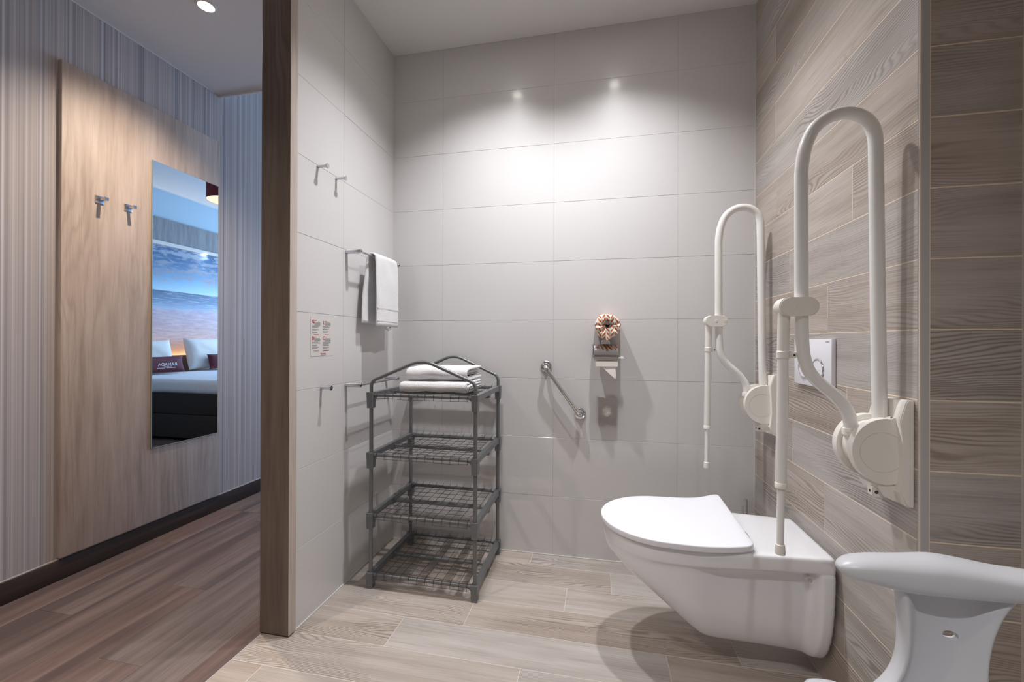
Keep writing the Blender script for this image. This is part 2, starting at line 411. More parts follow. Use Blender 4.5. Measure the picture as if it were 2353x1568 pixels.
# bathroom floor
XF0, XF1, YB = -1.222, .905, -1.30
fl = struct(mbox('floor', M['grout_floor'], None, XF0, XF1, YB, D, -.05, -.0007))
yb = [2.025+.163*k for k in range(-20, 1)] + [D]
yb = [y for y in yb if y > YB]; yb = [YB]+yb
phase = {2.025: -.327, 1.862: .058, 1.699: -.133, 1.536: -.505, 1.373: -.748, 1.210: -.252, 1.047: -1.10+.98}
js = []
for y in yb[:-1]:
    k = min(phase, key=lambda q: abs(q-y)); ph = phase[k] if abs(k-y) < .02 else random.uniform(-.9, 0)
    js.append([ph+.981*q for q in range(-3, 4)])
rows(fl, M['tile_wood'], (0, 0, 0), (1, 0, 0), (0, 1, 0), XF0, XF1, YB, D, yb, js, .0019, .98)
# hall and bedroom floor: dark vinyl boards running towards the bedroom
fh = struct(mbox('floor.001', M['skirt'], None, -2.40, XF0-.002, YB, 2.27, -.05, -.0012))
fb = struct(mbox('floor.002', M['hall_wood'], None, -2.40, 1.02, 3.5, 7.02, -.05, -.001))
fc = struct(mbox('floor.003', M['skirt'], None, -2.40, 1.02, 2.27, 3.5, -.05, -.0012))
xb = [-2.40+.182*k for k in range(7)]+[XF0-.002]
def boards(parent, xs, y0, y1):
    jj = [[random.uniform(0, 1.2)+1.22*q-2 for q in range(6)] for _ in xs[:-1]]
    for i in range(len(xs)-1):
        ph = (.62, .05, .95, .30, 1.12, .48, .80)[i % 7]
        us = [y0]+[v for v in (ph+1.22*q-2.44 for q in range(8)) if y0+.05 < v < y1-.05]+[y1]
        for j in range(len(us)-1):
            plank('board', M['hall_wood'], parent, (xs[i+1]-.0002, us[j]+.0002, 0), (0, 1, 0), (-1, 0, 0), us[j+1]-us[j]-.0004, xs[i+1]-xs[i]-.0004, .001)
boards(fh, xb, YB, 2.27)
boards(fc, [-2.40+.182*k for k in range(19)], 2.27, 3.5)
struct(mbox('trim_1', M['alu'], None, XF0-.003, XF0+.001, YB, 1.337, -.04, .0006))

# ------------------------------------------------------------------ structure: bathroom walls
wb = struct(mbox('wall_back', M['grout_grey'], None, XL-.11, 1.0, D+.0012, 2.26, 0, 3.09))
xs = [XL, -.8243, -.226, .3723, XR]; zs = [0]+[.3*k for k in range(1, 9)]+[HC]
for i in range(4):
    for j in range(9):
        plank('tile', M['tile_white'], wb, (xs[i]+.0008, D, zs[j]+.0008), (1, 0, 0), (0, 0, 1), xs[i+1]-xs[i]-.0016, zs[j+1]-zs[j]-.0016)
for o in [c for c in wb.children if c.name.startswith('tile')]:
    pass
wlft = struct(mbox('wall_left', M['grout_grey'], None, XL-.108, XL-.0012, 1.3746, D, 0, HC))
ys = [1.3746, 1.674, D]
for i in range(2):
    for j in range(9):
        plank('tile', M['tile_white'], wlft, (XL, ys[i]+.0008, zs[j]+.0008), (0, 1, 0), (0, 0, 1), ys[i+1]-ys[i]-.0016, zs[j+1]-zs[j]-.0016)
# partition between hall and the rear of the bathroom, with its painted faces
struct(mbox('wall_left.001', M['tile_white'], None, XL-.108, XL, YB, .30, 0, HC))
struct(mbox('wall_left.002', M['tile_white'], None, XL-.108, XL, .30, 1.3345, 2.75, 3.0))
# toilet wall (boxed-out) and its return
wr = struct(mbox('wall_right', M['grout_cream'], None, XR+.0006, 1.0, 1.1175, D, 0, HC))
zr = [.16*k for k in range(17)]+[HC]
RJ = {0: [], 1: [1.408], 2: [], 3: [1.524], 4: [1.748], 5: [1.40], 6: [], 7: [1.507], 8: [1.779], 9: [1.375], 10: [1.90], 11: [], 12: [1.912], 13: [], 14: [1.912], 15: [1.30], 16: []}
for j in range(17):
    us = [1.1225]+RJ[j]+[D]
    for k in range(len(us)-1):
        a = us[k]+(.0009 if k else 0); b = us[k+1]-(.0009 if k < len(us)-2 else .001)
        plank('plank', M['tile_wood'], wr, (XR, b, zr[j]+.0011), (0, -1, 0), (0, 0, 1), b-a, zr[j+1]-zr[j]-.0022)
    plank('plank', M['tile_wood'], wr, (.7335, 1.117, zr[j]+.0011), (1, 0, 0), (0, 0, 1), .9035-.7335, zr[j+1]-zr[j]-.0022)
# rounded metal corner profile
bm = B(); q = [(XR+.0190, 1.1165), (XR+.0055, 1.1165)] + [(XR+.0055-.006*math.sin(a), 1.1225-.006*math.cos(a)) for a in [k*PI/2/8 for k in range(9)]][:-1] + [(XR-.0004, 1.1208), (XR+.004, 1.1208), (XR+.0190, 1.1190)]
struct(finish(prism(bm, q, 2, 0, HC), 'trim_2', M['alu'], None, ang=50))
struct(mbox('trim_3', M['white_edge'], None, .9035, .9085, 1.108, 1.119, 0, HC, bev=.002))
struct(mbox('wall_right.001', M['tile_wood'], None, .905, 1.0, YB, 1.1185, 0, HC))
struct(mbox('wall_front', M['tile_wood'], None, -2.5, 1.0, YB-.1, YB, 0, HC))
struct(mbox('trim_4', M['silicone'], None, XR-.003, XR+.0005, D-.003, D+.0005, 0, HC))
struct(mbox('trim_5', M['silicone'], None, XL, XR, D-.004, D+.0005, 0, .004))
struct(mbox('trim_6', M['silicone'], None, XL-.0005, XL+.004, 1.376, D, 0, .004))
struct(mbox('trim_7', M['silicone'], None, XL-.0005, XL+.002, D-.002, D+.0005, 0, HC))
# ceilings
struct(mbox('ceiling', M['ceiling'], None, XL-.05, 1.0, YB-.1, 2.2, HC, 2.75))
struct(mbox('ceiling.001', M['ceiling'], None, -2.5, XL-.05, YB-.1, 2.245, HC, 2.75))
struct(mbox('ceiling.002', M['ceiling'], None, -2.5, 1.1, 2.2, 7.1, 3.09, 3.2))
struct(mbox('wall_bulkhead', M['ceiling'], None, -2.5, XL-.11, 2.20, 2.262, 2.75, 3.09))
struct(mbox('trim_8', M['white_paint'], None, -2.397, XL-.108, 2.245, 2.262, HC-.012, 2.75, bev=.002))
struct(mbox('trim_9', M['white_paint'], None, -2.397, -2.393, YB, 2.245, HC-.004, HC+.001))
# door jamb at the end of the tiled wall
jb = empty('door_1', (-1.17, 1.355, 0), kind='structure')
bm = box(B(), XL-.118, XL+.004, 1.3355, 1.3745, .004, HC, bev=.004, seg=3)
finish(bm, 'door_frame', M['jamb_wood'], jb)
bm = box(B(), XL+.0042, XL+.0062, 1.337, 1.3735, .006, HC)
finish(bm, 'edge_strip', M['panel_wood'], jb)

# ------------------------------------------------------------------ structure: hall and bedroom
struct(mbox('wall_hall', M['wallpaper'], None, -2.5, -2.397, YB-.1, 7.1, 0, 3.15))
struct(mbox('wall_end', M['room_wall'], None, -2.5, 1.1, 7.0, 7.1, 0, 3.15))
struct(mbox('baseboard_hall', M['skirt'], None, -2.397, -2.385, YB, 7.0, 0, .092, bev=.0015))
struct(mbox('trim_10', M['silicone'], None, -2.397, -2.3945, YB, 7.0, .092, .0965))
wm = struct(mbox('wall_bedroom', M['blue_wall'], None, 1.0, 1.1, YB-.1, 7.1, 0, 3.15))
mur = finish(box(B(), .992, .9995, 3.0, 6.9, .6, 2.362), 'wall_mural', M['mural'], None, ang=0)
tag(mur, 'printed beach mural covering the wall above the bed, seen in the mirror', 'mural')
wp = struct(mbox('trim_11', M['grey_wood'], None, .975, 1.0, 3.0, 6.9, 2.41, 2.72))
struct(mbox('trim_12', M['silicone'], None, .955, 1.0, 3.0, 6.9, 2.365, 2.41))
# bedroom window that gives the cool daylight
wn = empty('window_1', (-.7, 6.97, 1.75), kind='structure')
bm = B(); box(bm, -2.05, .65, 6.94, 7.0, .82, .88); box(bm, -2.05, .65, 6.94, 7.0, 2.62, 2.68); box(bm, -2.05, -1.99, 6.94, 7.0, .88, 2.62); box(bm, .59, .65, 6.94, 7.0, .88, 2.62); box(bm, -.73, -.67, 6.94, 7.0, .88, 2.62)
finish(bm, 'window_frame', M['white_paint'], wn)
finish(box(B(), -1.99, .59, 6.97, 6.975, .88, 2.62), 'pane', M['sky_pane'], wn)

# ------------------------------------------------------------------ downlights
def downlight(x, y, label, warm=False, z=HC):
    t = empty('downlight', (x, y, z), label, 'ceiling light')
    bm = B(); lathe(bm, [(.030, -.0005), (.034, -.006), (.041, -.0055), (.043, -.001), (.043, .0), (.030, .0)], (x, y, z), 2, 36)
    finish(bm, 'trim_ring', M['white_paint'], t)
    bm = B(); lathe(bm, [(.001, -.004), (.028, -.003), (.0295, -.0008), (.001, -.0008)], (x, y, z), 2, 28)
    finish(bm, 'lens', M['lens_warm' if warm else 'lens'], t)
for (x, y), n in zip(BATH_LIGHTS, ('left', 'right')): downlight(x, y, 'round white recessed downlight above the %s half of the tiled back wall' % ('shelf rack' if n == 'left' else 'toilet'))
for x, y, l in ((-.25, -.35, 'added round fill downlight, unseen behind the camera on the doorway side'), (.35, -.35, 'added round fill downlight, unseen behind the camera on the shower side')): downlight(x, y, l)  # fixtures made up to carry the rear fill spots
downlight(-1.812, 1.633, 'lit round recessed downlight in the hall ceiling above the wood panel', True)
downlight(-1.812, .2, 'round recessed downlight in the hall ceiling nearer the entrance', True)

# ------------------------------------------------------------------ wood panel, coat hooks, mirror in the hall
pn = finish(box(B(), -2.3968, -2.375, 1.436, 2.243, .104, 2.357, bev=.0012), 'wood_panel', M['panel_wood'], None)
tag(pn, 'tall light oak wall panel behind the hooks and mirror in the hall', 'panel')
def coat_hook(y, z, label):
    t = empty('coat_hook', (-2.375, y, z), label, 'hook', 'square hooks on the wood panel')
    finish(box(B(), -2.375, -2.371, y-.018, y+.018, z-.018, z+.018, bev=.0008), 'wall_plate', M['satin'], t)
    bm = B(); poly = [(-2.371, z-.006), (-2.326, z-.006), (-2.326, z+.009), (-2.332, z+.011), (-2.337, z+.004), (-2.346, z+.0025), (-2.371, z+.006)]
    prism(bm, poly, 1, y-.0075, y+.0075); finish(bm, 'peg', M['satin'], t)
coat_hook(1.582, 1.770, 'square steel coat hook on the wood panel, the one farther from the mirror')
coat_hook(1.708, 1.770, 'square steel coat hook on the wood panel, the one nearer the mirror')
mr = empty('mirror', (-2.375, 2.02, .505), 'tall narrow frameless mirror hanging on the wood panel in the hall', 'mirror')
finish(box(B(), -2.375, -2.3705, 1.834, 2.212, .515, 2.055), 'backing', M['dark_hole'], mr)
bm = box(B(), -2.3705, -2.366, 1.824, 2.222, .505, 2.066); finish(bm, 'glass', M['mirror'], mr, ang=0)
bm = B(); box(bm, -2.3705, -2.3655, 1.822, 1.824, .504, 2.067); box(bm, -2.3705, -2.3655, 2.222, 2.2235, .504, 2.067); box(bm, -2.3705, -2.3655, 1.822, 2.2235, .503, .505); box(bm, -2.3705, -2.3655, 1.822, 2.2235, 2.066, 2.0675)
finish(bm, 'glass_edge', M['glass_rim'], mr)

# ------------------------------------------------------------------ bedroom seen in the mirror
bed = empty('bed', (-.05, 4.7, 0), 'dark upholstered box-spring bed with white bedding, seen in the mirror', 'bed')
finish(box(B(), -1.12, .88, 3.70, 5.60, .035, .287, bev=.012), 'base_lower', M['box_spring'], bed)
finish(box(B(), -1.12, .88, 3.70, 5.60, .291, .52, bev=.012), 'base_upper', M['box_spring'], bed)
for x in (-1.02, .78):
    for y in (3.82, 5.48): finish(cyl(B(), (x, y, 0), (x, y, .04), .03, 12), 'leg', M['box_spring'], bed)
hbd = tag(finish(box(B(), .905, .965, 3.6, 5.7, .0, .885, bev=.01), 'headboard', M['headboard'], None, loc=(.935, 4.65, 0)), 'brown upholstered headboard behind the pillows, seen in the mirror', 'headboard')
bm = box(B(), -1.14, .87, 3.685, 5.615, .515, .668, bev=.055, seg=5)
bmesh.ops.subdivide_edges(bm, edges=[e for e in bm.edges if e.calc_length() > .3], cuts=24, use_grid_fill=True)
for v in bm.verts:
    v.co += Vector((noise.noise(v.co*5)*.006, noise.noise(v.co*7+Vector((3, 1, 0)))*.006, noise.noise(v.co*Vector((3, 3, 1)))*.010))
finish(bm, 'duvet', M['bed_linen'], bed, ang=60)
def pillow_mesh(name, mat, parent, c, wid, hei, th, tilt, loc=None, n=22, jit=.006, yaw=0, roll=0):
    bm = B(); rot = Matrix.Rotation(yaw, 3, 'Z') @ Matrix.Rotation(tilt, 3, 'Y') @ Matrix.Rotation(roll, 3, 'X')
    sides = []
    for s in (1, -1):
        g = []
        for i in range(n+1):
            r = []
            for j in range(n+1):
                u = -1+2*i/n; v = -1+2*j/n
                pin = 1-.07*(1-abs(u)**2)*(abs(v)**4)-.0
                pin2 = 1-.07*(1-abs(v)**2)*(abs(u)**4)
                t = max(0, (1-u**4)*(1-v**4))**.55
                p = Vector((s*th/2*t, u*wid/2*pin2, v*hei/2*pin))
                p += Vector((noise.noise(p*9+Vector(c))*jit*t*1.5, 0, 0))
                r.append(p)
            g.append(r)
        sides.append(g)
    vs = {}
    def V(s, i, j):
        k = (0 if (i in (0, n) or j in (0, n)) else s, i, j)
        if k not in vs: vs[k] = bm.verts.new(rot @ sides[s][i][j] + Vector(c))
        return vs[k]
    for s in (0, 1):
        for i in range(n):
            for j in range(n):
                f = [V(s, i, j), V(s, i+1, j), V(s, i+1, j+1), V(s, i, j+1)]
                bm.faces.new(f if s == 0 else f[::-1])
    return finish(bm, name, mat, parent, ang=80, loc=loc)
def pillow(name, mat, c, wid, hei, th, tilt, label, cat, **k):
    o = pillow_mesh(name, mat, None, c, wid, hei, th, tilt, loc=c, **k); return tag(o, label, cat)
pillow('pillow', M['pillow'], (.755, 4.965, .905), .60, .45, .17, .26, 'white pillow against the headboard, the whole one in the mirror', 'pillow')
pillow('pillow.001', M['pillow'], (.76, 4.19, .893), .60, .42, .16, .24, 'white pillow behind the lettered cushion, cut by the mirror edge', 'pillow')
c1 = pillow('cushion', M['burgundy'], (.575, 4.19, .790), .60, .205, .10, .22, 'burgundy cushion with white lettering on the bed, seen in the mirror', 'cushion', jit=.002)
c2 = pillow('cushion.001', M['burgundy'], (.57, 5.12, .795), .58, .21, .10, .22, 'plain-looking burgundy cushion at the right edge of the mirror', 'cushion', jit=.002)
# lettering on the cushion (reads the right way round from the bedside, reversed in the mirror)
xt = .532
tr = Vector((0, -1, 0)); tu = Vector((math.sin(.22), 0, math.cos(.22)))
text_mesh('lettering', 'RAMADA', M['print_white'], c1, .058, frame_m((.519, 4.235, .788), tr, tu), .0006)
text_mesh('lettering.001', 'BY WYNDHAM', M['print_white'], c1, .013, frame_m((.516, 4.235, .762), tr, tu), .0004)
bm = B(); q = Vector((.514, 0, .747))
for a, b in ((4.10, 4.20), (4.215, 4.33)): box(bm, q.x-.001, q.x+.001, a, b, q.z-.0025, q.z+.0025)
finish(bm, 'lettering_line', M['print_white'], c1)
# glow strip behind the headboard and the little mural spot
lamp('AREA', 'headboard_glow', (.975, 4.65, .80), 11, (1, .74, .42), rot=(0, PI, 0), shape='RECTANGLE', size=.03, size_y=2.0)
lamp('SPOT', 'mural_spot', (.94, 5.10, 2.36), 2.2, (1, .95, .88), rot=(0, math.radians(14), 0), spot_size=math.radians(85), spot_blend=.7, shadow_soft_size=.015)
bm = B(); lathe(bm, [(.02, -.006), (.02, .004), (.001, .004), (.001, -.006)], (.965, 5.14, 2.363), 2, 16)
tag(finish(bm, 'spotlight', M['lens'], None, loc=(.965, 5.14, 2.363)), 'tiny lit spotlight in the cream strip above the beach mural', 'spotlight')
pl = empty('pendant_lamp', (-1.2, 3.43, 2.44), 'dark red drum pendant lamp at the upper right of the mirror', 'lamp')
bm = B(); n = 40
ro = [[(-1.2+.18*math.cos(2*PI*k/n), 3.43+.18*math.sin(2*PI*k/n), z) for k in range(n)] for z in (2.44, 2.70)]
loft(bm, ro, caps=False); finish(bm, 'shade', M['shade_red'], pl, ang=60)
bm = B(); ri = [[(-1.2+.177*math.cos(2*PI*k/n), 3.43+.177*math.sin(2*PI*k/n), z) for k in range(n)] for z in (2.441, 2.699)]
loft(bm, ri, caps=False); finish(bm, 'shade_lining', M['shade_in'], pl, ang=60)
bm = B(); cyl(bm, (-1.2, 3.43, 2.455), (-1.2, 3.43, 2.458), .176, 40); finish(bm, 'diffuser', M['shade_in'], pl)
mtube('cord', M['dark_hole'], pl, [(-1.2, 3.43, 2.458), (-1.2, 3.43, 3.09)], .004, 8)

# ------------------------------------------------------------------ fittings on the tiled left wall
def peg(y, z, label):
    t = empty('towel_peg', (XL, y, z), label, 'hook', 'round pegs on the tiled side wall')
    bm = B(); cyl(bm, (XL, y, z), (XL+.040, y, z), .0065, 18); finish(bm, 'stem', M['satin'], t)
    bm = B(); lathe(bm, [(.001, .040), (.0095, .040), (.0105, .041), (.0105, .046), (.0095, .047), (.001, .047)], (XL, y, z), 0, 22)
    finish(bm, 'cap', M['satin'], t)
peg(1.497, 1.795, 'round steel peg high on the side wall, nearer the door jamb')
peg(1.618, 1.792, 'round steel peg high on the side wall, nearer the back corner')
peg(1.524, .897, 'single round steel peg low on the side wall below the printed notice')
def towel_bar(z, label):
    t = empty('towel_bar', (XL, 1.87, z), label, 'towel rail', 'towel rails on the side wall')
    for y in (1.695, 2.055):
        bm = B(); tube(bm, [(XL, y, z), (XL+.0745, y, z), (XL+.076, y, z)], [.0095, .0095, .0085], 20); finish(bm, 'post', M['satin'], t)
        bm = B(); cyl(bm, (XL+.076, y, z), (XL+.077, y, z), .0035, 12); finish(bm, 'screw', M['dark_hole'], t)
    bm = B(); cyl(bm, (XL+.066, 1.70, z), (XL+.066, 2.05, z), .0048, 14); finish(bm, 'rod', M['satin'], t)
towel_bar(1.4915, 'upper chrome towel rail on the side wall, with the hanging white towel')
towel_bar(.8915, 'lower chrome towel rail on the side wall, behind the shelf rack')

# draped towel
def ribbon(bm, path, th, ext, u0, u1, nseg, jit=.002, seed=0, skew=None, edge=.35):
    """path: centre line as 2-D points; strip of thickness th swept along a third axis; ext(p2, u) -> 3-D"""
    n = len(path); out = []
    P2 = [Vector((p[0], p[1])) for p in path]
    nr = []
    for i in range(n):
        t = (P2[min(i+1, n-1)]-P2[max(i-1, 0)]).normalized(); nr.append(Vector((-t.y, t.x)))
    rings = []
    for s in range(nseg+1):
        q = s/nseg; u = u0+(u1-u0)*q
        k = min(1, (min(q, 1-q)*(u1-u0)/(th*.6))) if th else 1
        k = edge+(1-edge)*math.sqrt(max(0, 1-(1-min(1, k))**2))
        ring = []
        def P(i, side):
            off = nr[i]*th/2*side*k
            e = 1.0
            p = P2[i]+off*e
            uu = u+(skew(i/(n-1)) if skew else 0)
            w = ext(p, uu)
            d = noise.noise(Vector(w)*14+Vector((seed, 0, 0)))*jit
            return Vector(ext(p+nr[i]*d, uu))+Vector((0, 0, 0))
        for i in range(n): ring.append(P(i, 1))
        e0 = P2[-1]+(P2[-1]-P2[-2]).normalized()*th*.35; uu = u+(skew(1) if skew else 0); ring.append(Vector(ext(e0, uu)))
        for i in range(n-1, -1, -1): ring.append(P(i, -1))
        e0 = P2[0]+(P2[0]-P2[1]).normalized()*th*.35; uu = u+(skew(0) if skew else 0); ring.append(Vector(ext(e0, uu)))
        rings.append(ring)
    return loft(bm, rings)
bx, bz = XL+.066, 1.4915
pth = []
for k in range(26): t = k/25; pth.append((bx-.021-.006*math.sin(t*3)-.010*(1-t), 1.178+(bz-1.185)*t))
for k in range(1, 8): a = PI-PI*k/8; pth.append((bx+.016*math.cos(a)*1.1, bz-.002+.014*math.sin(a)))
for k in range(27): t = k/26; pth.append((bx+.019+.006*math.sin(t*2.6), bz-.005-(bz-.005-1.164)*t))
tw = empty('towel', (bx, 1.91, 1.50), 'white terry towel hanging over the upper rail on the side wall', 'towel')
bm = B(); ribbon(bm, pth, .012, lambda p, u: (p[0], u, p[1]), 1.798, 2.012, 26, .003, 1, skew=lambda t: -.035*max(0, 1-t*2.2))
finish(bm, 'cloth', M['towel'], tw, ang=70)
bm = B(); box(bm, bx+.029, bx+.0318, 1.800, 2.010, 1.243, 1.2485); box(bm, bx+.0285, bx+.0312, 1.800, 2.010, 1.184, 1.187)
finish(bm, 'woven_band', M['towel_band'], tw)
bm = B(); tube(bm, [(bx+.018, 1.90, 1.17), (bx+.018, 1.905, 1.152), (bx+.018, 1.925, 1.147), (bx+.018, 1.945, 1.152), (bx+.018, 1.95, 1.17)], .006, 10); finish(bm, 'plastic_tag', M['clear'], tw)

# printed notice
nt = empty('notice', (XL, 1.53, 1.106), 'small clear printed notice with four red initials on the side wall', 'notice')
finish(box(B(), XL, XL+.0008, 1.457, 1.602, 1.027, 1.185), 'sheet', M['sticker'], nt, ang=0)
xn = XL+.0011
def fm(y, z): return frame_m((xn, y, z), (0, 1, 0), (0, 0, 1))
for i, (ch, y, z) in enumerate((('G', 1.472, 1.166), ('L', 1.538, 1.164), ('D', 1.472, 1.099), ('C', 1.538, 1.100))):
    o = text_mesh('initial' if i == 0 else 'initial.%03d' % i, ch, M['ink_red'], nt, .019, fm(y, z), .0002, bold=.0006)
bm = B(); br = B()
def lines(y0, z0, spec, b):
    for (dy, dz, ln) in spec: box(b, xn-.0002, xn+.0002, y0+dy, y0+dy+ln, z0-dz, z0-dz+.0015)
random.seed(3)
for (y0, z0, n1, n2) in ((1.466, 1.172, 4, 3), (1.532, 1.172, 4, 2), (1.466, 1.106, 4, 2), (1.532, 1.106, 4, 5)):
    sp = [(.013, .008+.0036*k, random.uniform(.034, .040)) for k in range(n1)]
    sp += [(0, .008+.0036*(n1+k), random.uniform(.036, .052)) for k in range(n2)]
    d = .008+.0036*(n1+n2)+.004
    for k in range(2): sp += [(0, d, random.uniform(.028, .04)), (0, d+.0034, random.uniform(.022, .032))]; d += .0105
    lines(y0, z0, sp, bm); lines(y0, z0, [(.012, .002, .014), (.010, .058, .030)], br)
finish(bm, 'print_lines', M['ink_grey'], nt, ang=0)['kind'] = 'stuff'; finish(br, 'red_print_lines', M['ink_red'], nt, ang=0)['kind'] = 'stuff'
text_mesh('lettering.002', 'Ramada', M['ink_red'], nt, .0105, fm(1.534, 1.037), .0002)
mbox('print_line', M['ink_grey'], nt, xn-.0002, xn+.0002, 1.516, 1.552, 1.0300, 1.0315)

# ------------------------------------------------------------------ shelf rack
X0, X1, Y0, Y1 = -.985, -.505, 1.690, 2.092
TIER = [.068, .330, .597, .862]
rk = empty('shelf_rack', ((X0+X1)/2, (Y0+Y1)/2, 0), 'grey four-tier metal and plastic shelf rack standing in the back corner', 'shelf rack')
def rail_poly(T):
    y0, y1, ym = Y0-.014, Y1+.014, (Y0+Y1)/2
    p = [(y0, T), (y1, T), (y1, T-.068), (y1-.027, T-.068), (y1-.027, T-.050)]
    for k in range(1, 7): a = k/6*PI/2; p.append((y1-.027-.028*(1-math.cos(a)), T-.050+.027*math.sin(a)))
    p += [(ym+.014, T-.023), (ym+.014, T-.036), (ym+.006, T-.036), (ym+.004, T-.029), (ym-.004, T-.029), (ym-.006, T-.036), (ym-.014, T-.036), (ym-.014, T-.023)]
    for k in range(6, 0, -1): a = k/6*PI/2; p.append((y0+.027+.028*(1-math.cos(a)), T-.050+.027*math.sin(a)))
    p += [(y0+.027, T-.050), (y0+.027, T-.068), (y0, T-.068)]
    return p
for ti, T in enumerate(TIER):
    for x, s in ((X0, -1), (X1, 1)):
        bm = B(); prism(bm, rail_poly(T), 0, x-.0105, x+.0105)
        # corner sockets
        for y in (Y0, Y1):
            h = .068
            r1 = [(x+a*.0150, y+b*.0155, T+.001) for a, b in ((-1, -1), (1, -1), (1, 1), (-1, 1))]
            r2 = [(x+a*.0125, y+b*.0145, T-h) for a, b in ((-1, -1), (1, -1), (1, 1), (-1, 1))]
            loft(bm, [r2, r1])
            # small web under the cross tube
            g = [(x-s*.012, T-.018), (x-s*.034, T-.018)]+[(x-s*(.012+.022*(1-math.sin(k/5*PI/2))), T-.018-.030*(1-math.cos(k/5*PI/2))) for k in range(1, 6)]
            prism(bm, g, 1, y-.004, y+.004)
        finish(bm, 'side_rail', M['rack_plastic'], rk, ang=40)
    for y, dz in ((Y0, -.010), ((Y0+Y1)/2, -.018), (Y1, -.010)):
        bm = B(); cyl(bm, (X0+.012, y, T+dz), (X1-.012, y, T+dz), .0085, 16); finish(bm, 'cross_tube', M['rack_tube'], rk)
    bm = B(); r = .00105
    nx = 12
    for i in range(nx):
        x = X0+.032+(X1-X0-.064)*i/(nx-1)+random.uniform(-.0015, .0015)
        f = [(x, Y0-.0115, T-.027), (x, Y0-.0115, T-.006), (x, Y0-.006, T+.0015), (x, Y0+.04, T-.001), (x, (Y0+Y1)/2, T-.0055), (x, Y1-.04, T-.001), (x, Y1+.002, T+.001), (x, Y1+.009, T+.009)]
        tube(bm, f, r, 5, cap=False)
    for j in range(10):
        y = Y0-.0118 if j == 0 else Y0+.018+(Y1-Y0-.03)*(j-1)/8
        z = T-.024 if j == 0 else T-.003-.0035*math.sin((j-1)/8*PI)
        tube(bm, [(X0+.03+(X1-X0-.06)*k/6, y, z+(random.uniform(-.0035, .001) if 0 < k < 6 else 0)) for k in range(7)], r, 5, cap=False)
    finish(bm, 'wire_mesh', M['wire'], rk, ang=80)
for y in (Y0, Y1):
    for x in (X0, X1):
        for k in range(3):
            bm = B(); cyl(bm, (x, y, TIER[k]), (x, y, TIER[k+1]-.060), .0085, 16); finish(bm, 'post', M['rack_tube'], rk)
    zt = .998 if y == Y0 else 1.008
    pts = fillet([(X0, y, TIER[3]), (X0, y, .912), ((X0+X1)/2, y, zt+.012), (X1, y, .912), (X1, y, TIER[3])], .055, 8)
    mtube('top_hoop', M['rack_tube'], rk, pts, .0075, 14)

# folded towels on the top shelf
def folded(name, x0, x1, y0, y1, z0, z1, label, seed):
    t = empty(name, ((x0+x1)/2, (y0+y1)/2, z0), label, 'towel')
    h = z1-z0; n = 2
    for k in range(n):
        th = h/(2*n)*.98; a = h/2-th*(k+.5); zc = (z0+z1)/2; yf = y0+h/2
        path = [(y1-.012*k-(y1-yf-.0)*q/8, zc-a) for q in range(9)]
        path += [(yf-a*math.sin(PI*q/8)*1.25, zc-a*math.cos(PI*q/8)) for q in range(1, 8)]
        path += [(yf+(y1-yf-.02*k)*q/8, zc+a) for q in range(9)]
        bm = B(); ribbon(bm, path, th*1.02, lambda p, u: (u, p[0], p[1]), x0+.006*k, x1-.010*k*(1 if seed % 2 else -.6), 34, .005, seed+k*3, edge=.45)
        finish(bm, 'cloth_fold', M['towel'], t, ang=75)
    return t
folded('folded_towel', -.862, -.553, 1.712, 1.935, .8665, .9115, 'folded white towel lying directly on the top shelf of the rack', 2)
folded('folded_towel.001', -.846, -.560, 1.742, 1.965, .9135, .973, 'folded white towel lying on top of the other folded towel', 5)

# ------------------------------------------------------------------ fittings on the back wall
gr = empty('grab_rail', (-.17, D, .85), 'short slanted chrome grab rail on the white tiled back wall', 'grab rail')
A, C = Vector((-.262, D, .963)), Vector((-.090, D, .728)); off = Vector((0, -.047, 0))
for p in (A, C):
    bm = B(); lathe(bm, [(.029, 0), (.029, -.004), (.026, -.0075), (.018, -.009), (.0145, -.016), (.001, -.016)], p, 1, 30); finish(bm, 'flange', M['chrome'], gr)
mtube('rail', M['chrome'], gr, fillet([A, A+off, C+off, C], .032, 9), .0105, 18)

ph = empty('toilet_paper_holder', (.035, D, 1.05), 'chrome toilet paper holder with a curved lid on the back wall', 'paper holder')
bm = B(); lathe(bm, [(.022, 0), (.022, -.012), (.020, -.014), (.001, -.014)], (.033, D, 1.083), 1, 30); finish(bm, 'mounting', M['chrome'], ph)
# curved cover: rises from the hinge, rolls over the front
prof = [(D-.014, 1.078), (D-.030, 1.079), (D-.052, 1.072), (D-.072, 1.058), (D-.086, 1.038), (D-.092, 1.018), (D-.0925, 1.004)]
prof = [(v.x, v.y) for v in catmull([(a, b, 0) for a, b in prof], 4)]
th = .0014; outer = prof; inner = [(a+.0010, b-.0012) for a, b in prof][::-1]
bm = B(); prism(bm, outer+inner, 0, -.020, .092); finish(bm, 'cover', M['chrome'], ph, ang=30)
mtube('roll_arm', M['chrome'], ph, fillet([(-.026, D-.014, 1.080), (-.026, D-.05, 1.080), (-.026, D-.058, 1.012), (.112, D-.058, 1.012)], .01, 6), .0042, 12)
bm = B(); cyl(bm, (.104, D-.058, 1.012), (.117, D-.058, 1.012), .0065, 16); finish(bm, 'arm_end', M['chrome'], ph)
pr = empty('toilet_paper_roll', (.035, D-.055, 1.0), 'nearly used white paper roll hanging in the chrome holder', 'toilet paper')
bm = B(); r0 = .034
lathe(bm, [(.018, -.048), (r0, -.048), (r0, .048), (.018, .048), (.018, -.048)], (.036, D-.050, 1.001), 0, 36); finish(bm, 'roll', M['paper'], pr)
bm = B(); yq = D-.089
poly = [(-.014, .998), (.090, .998), (.090, .972), (-.014, .972)]
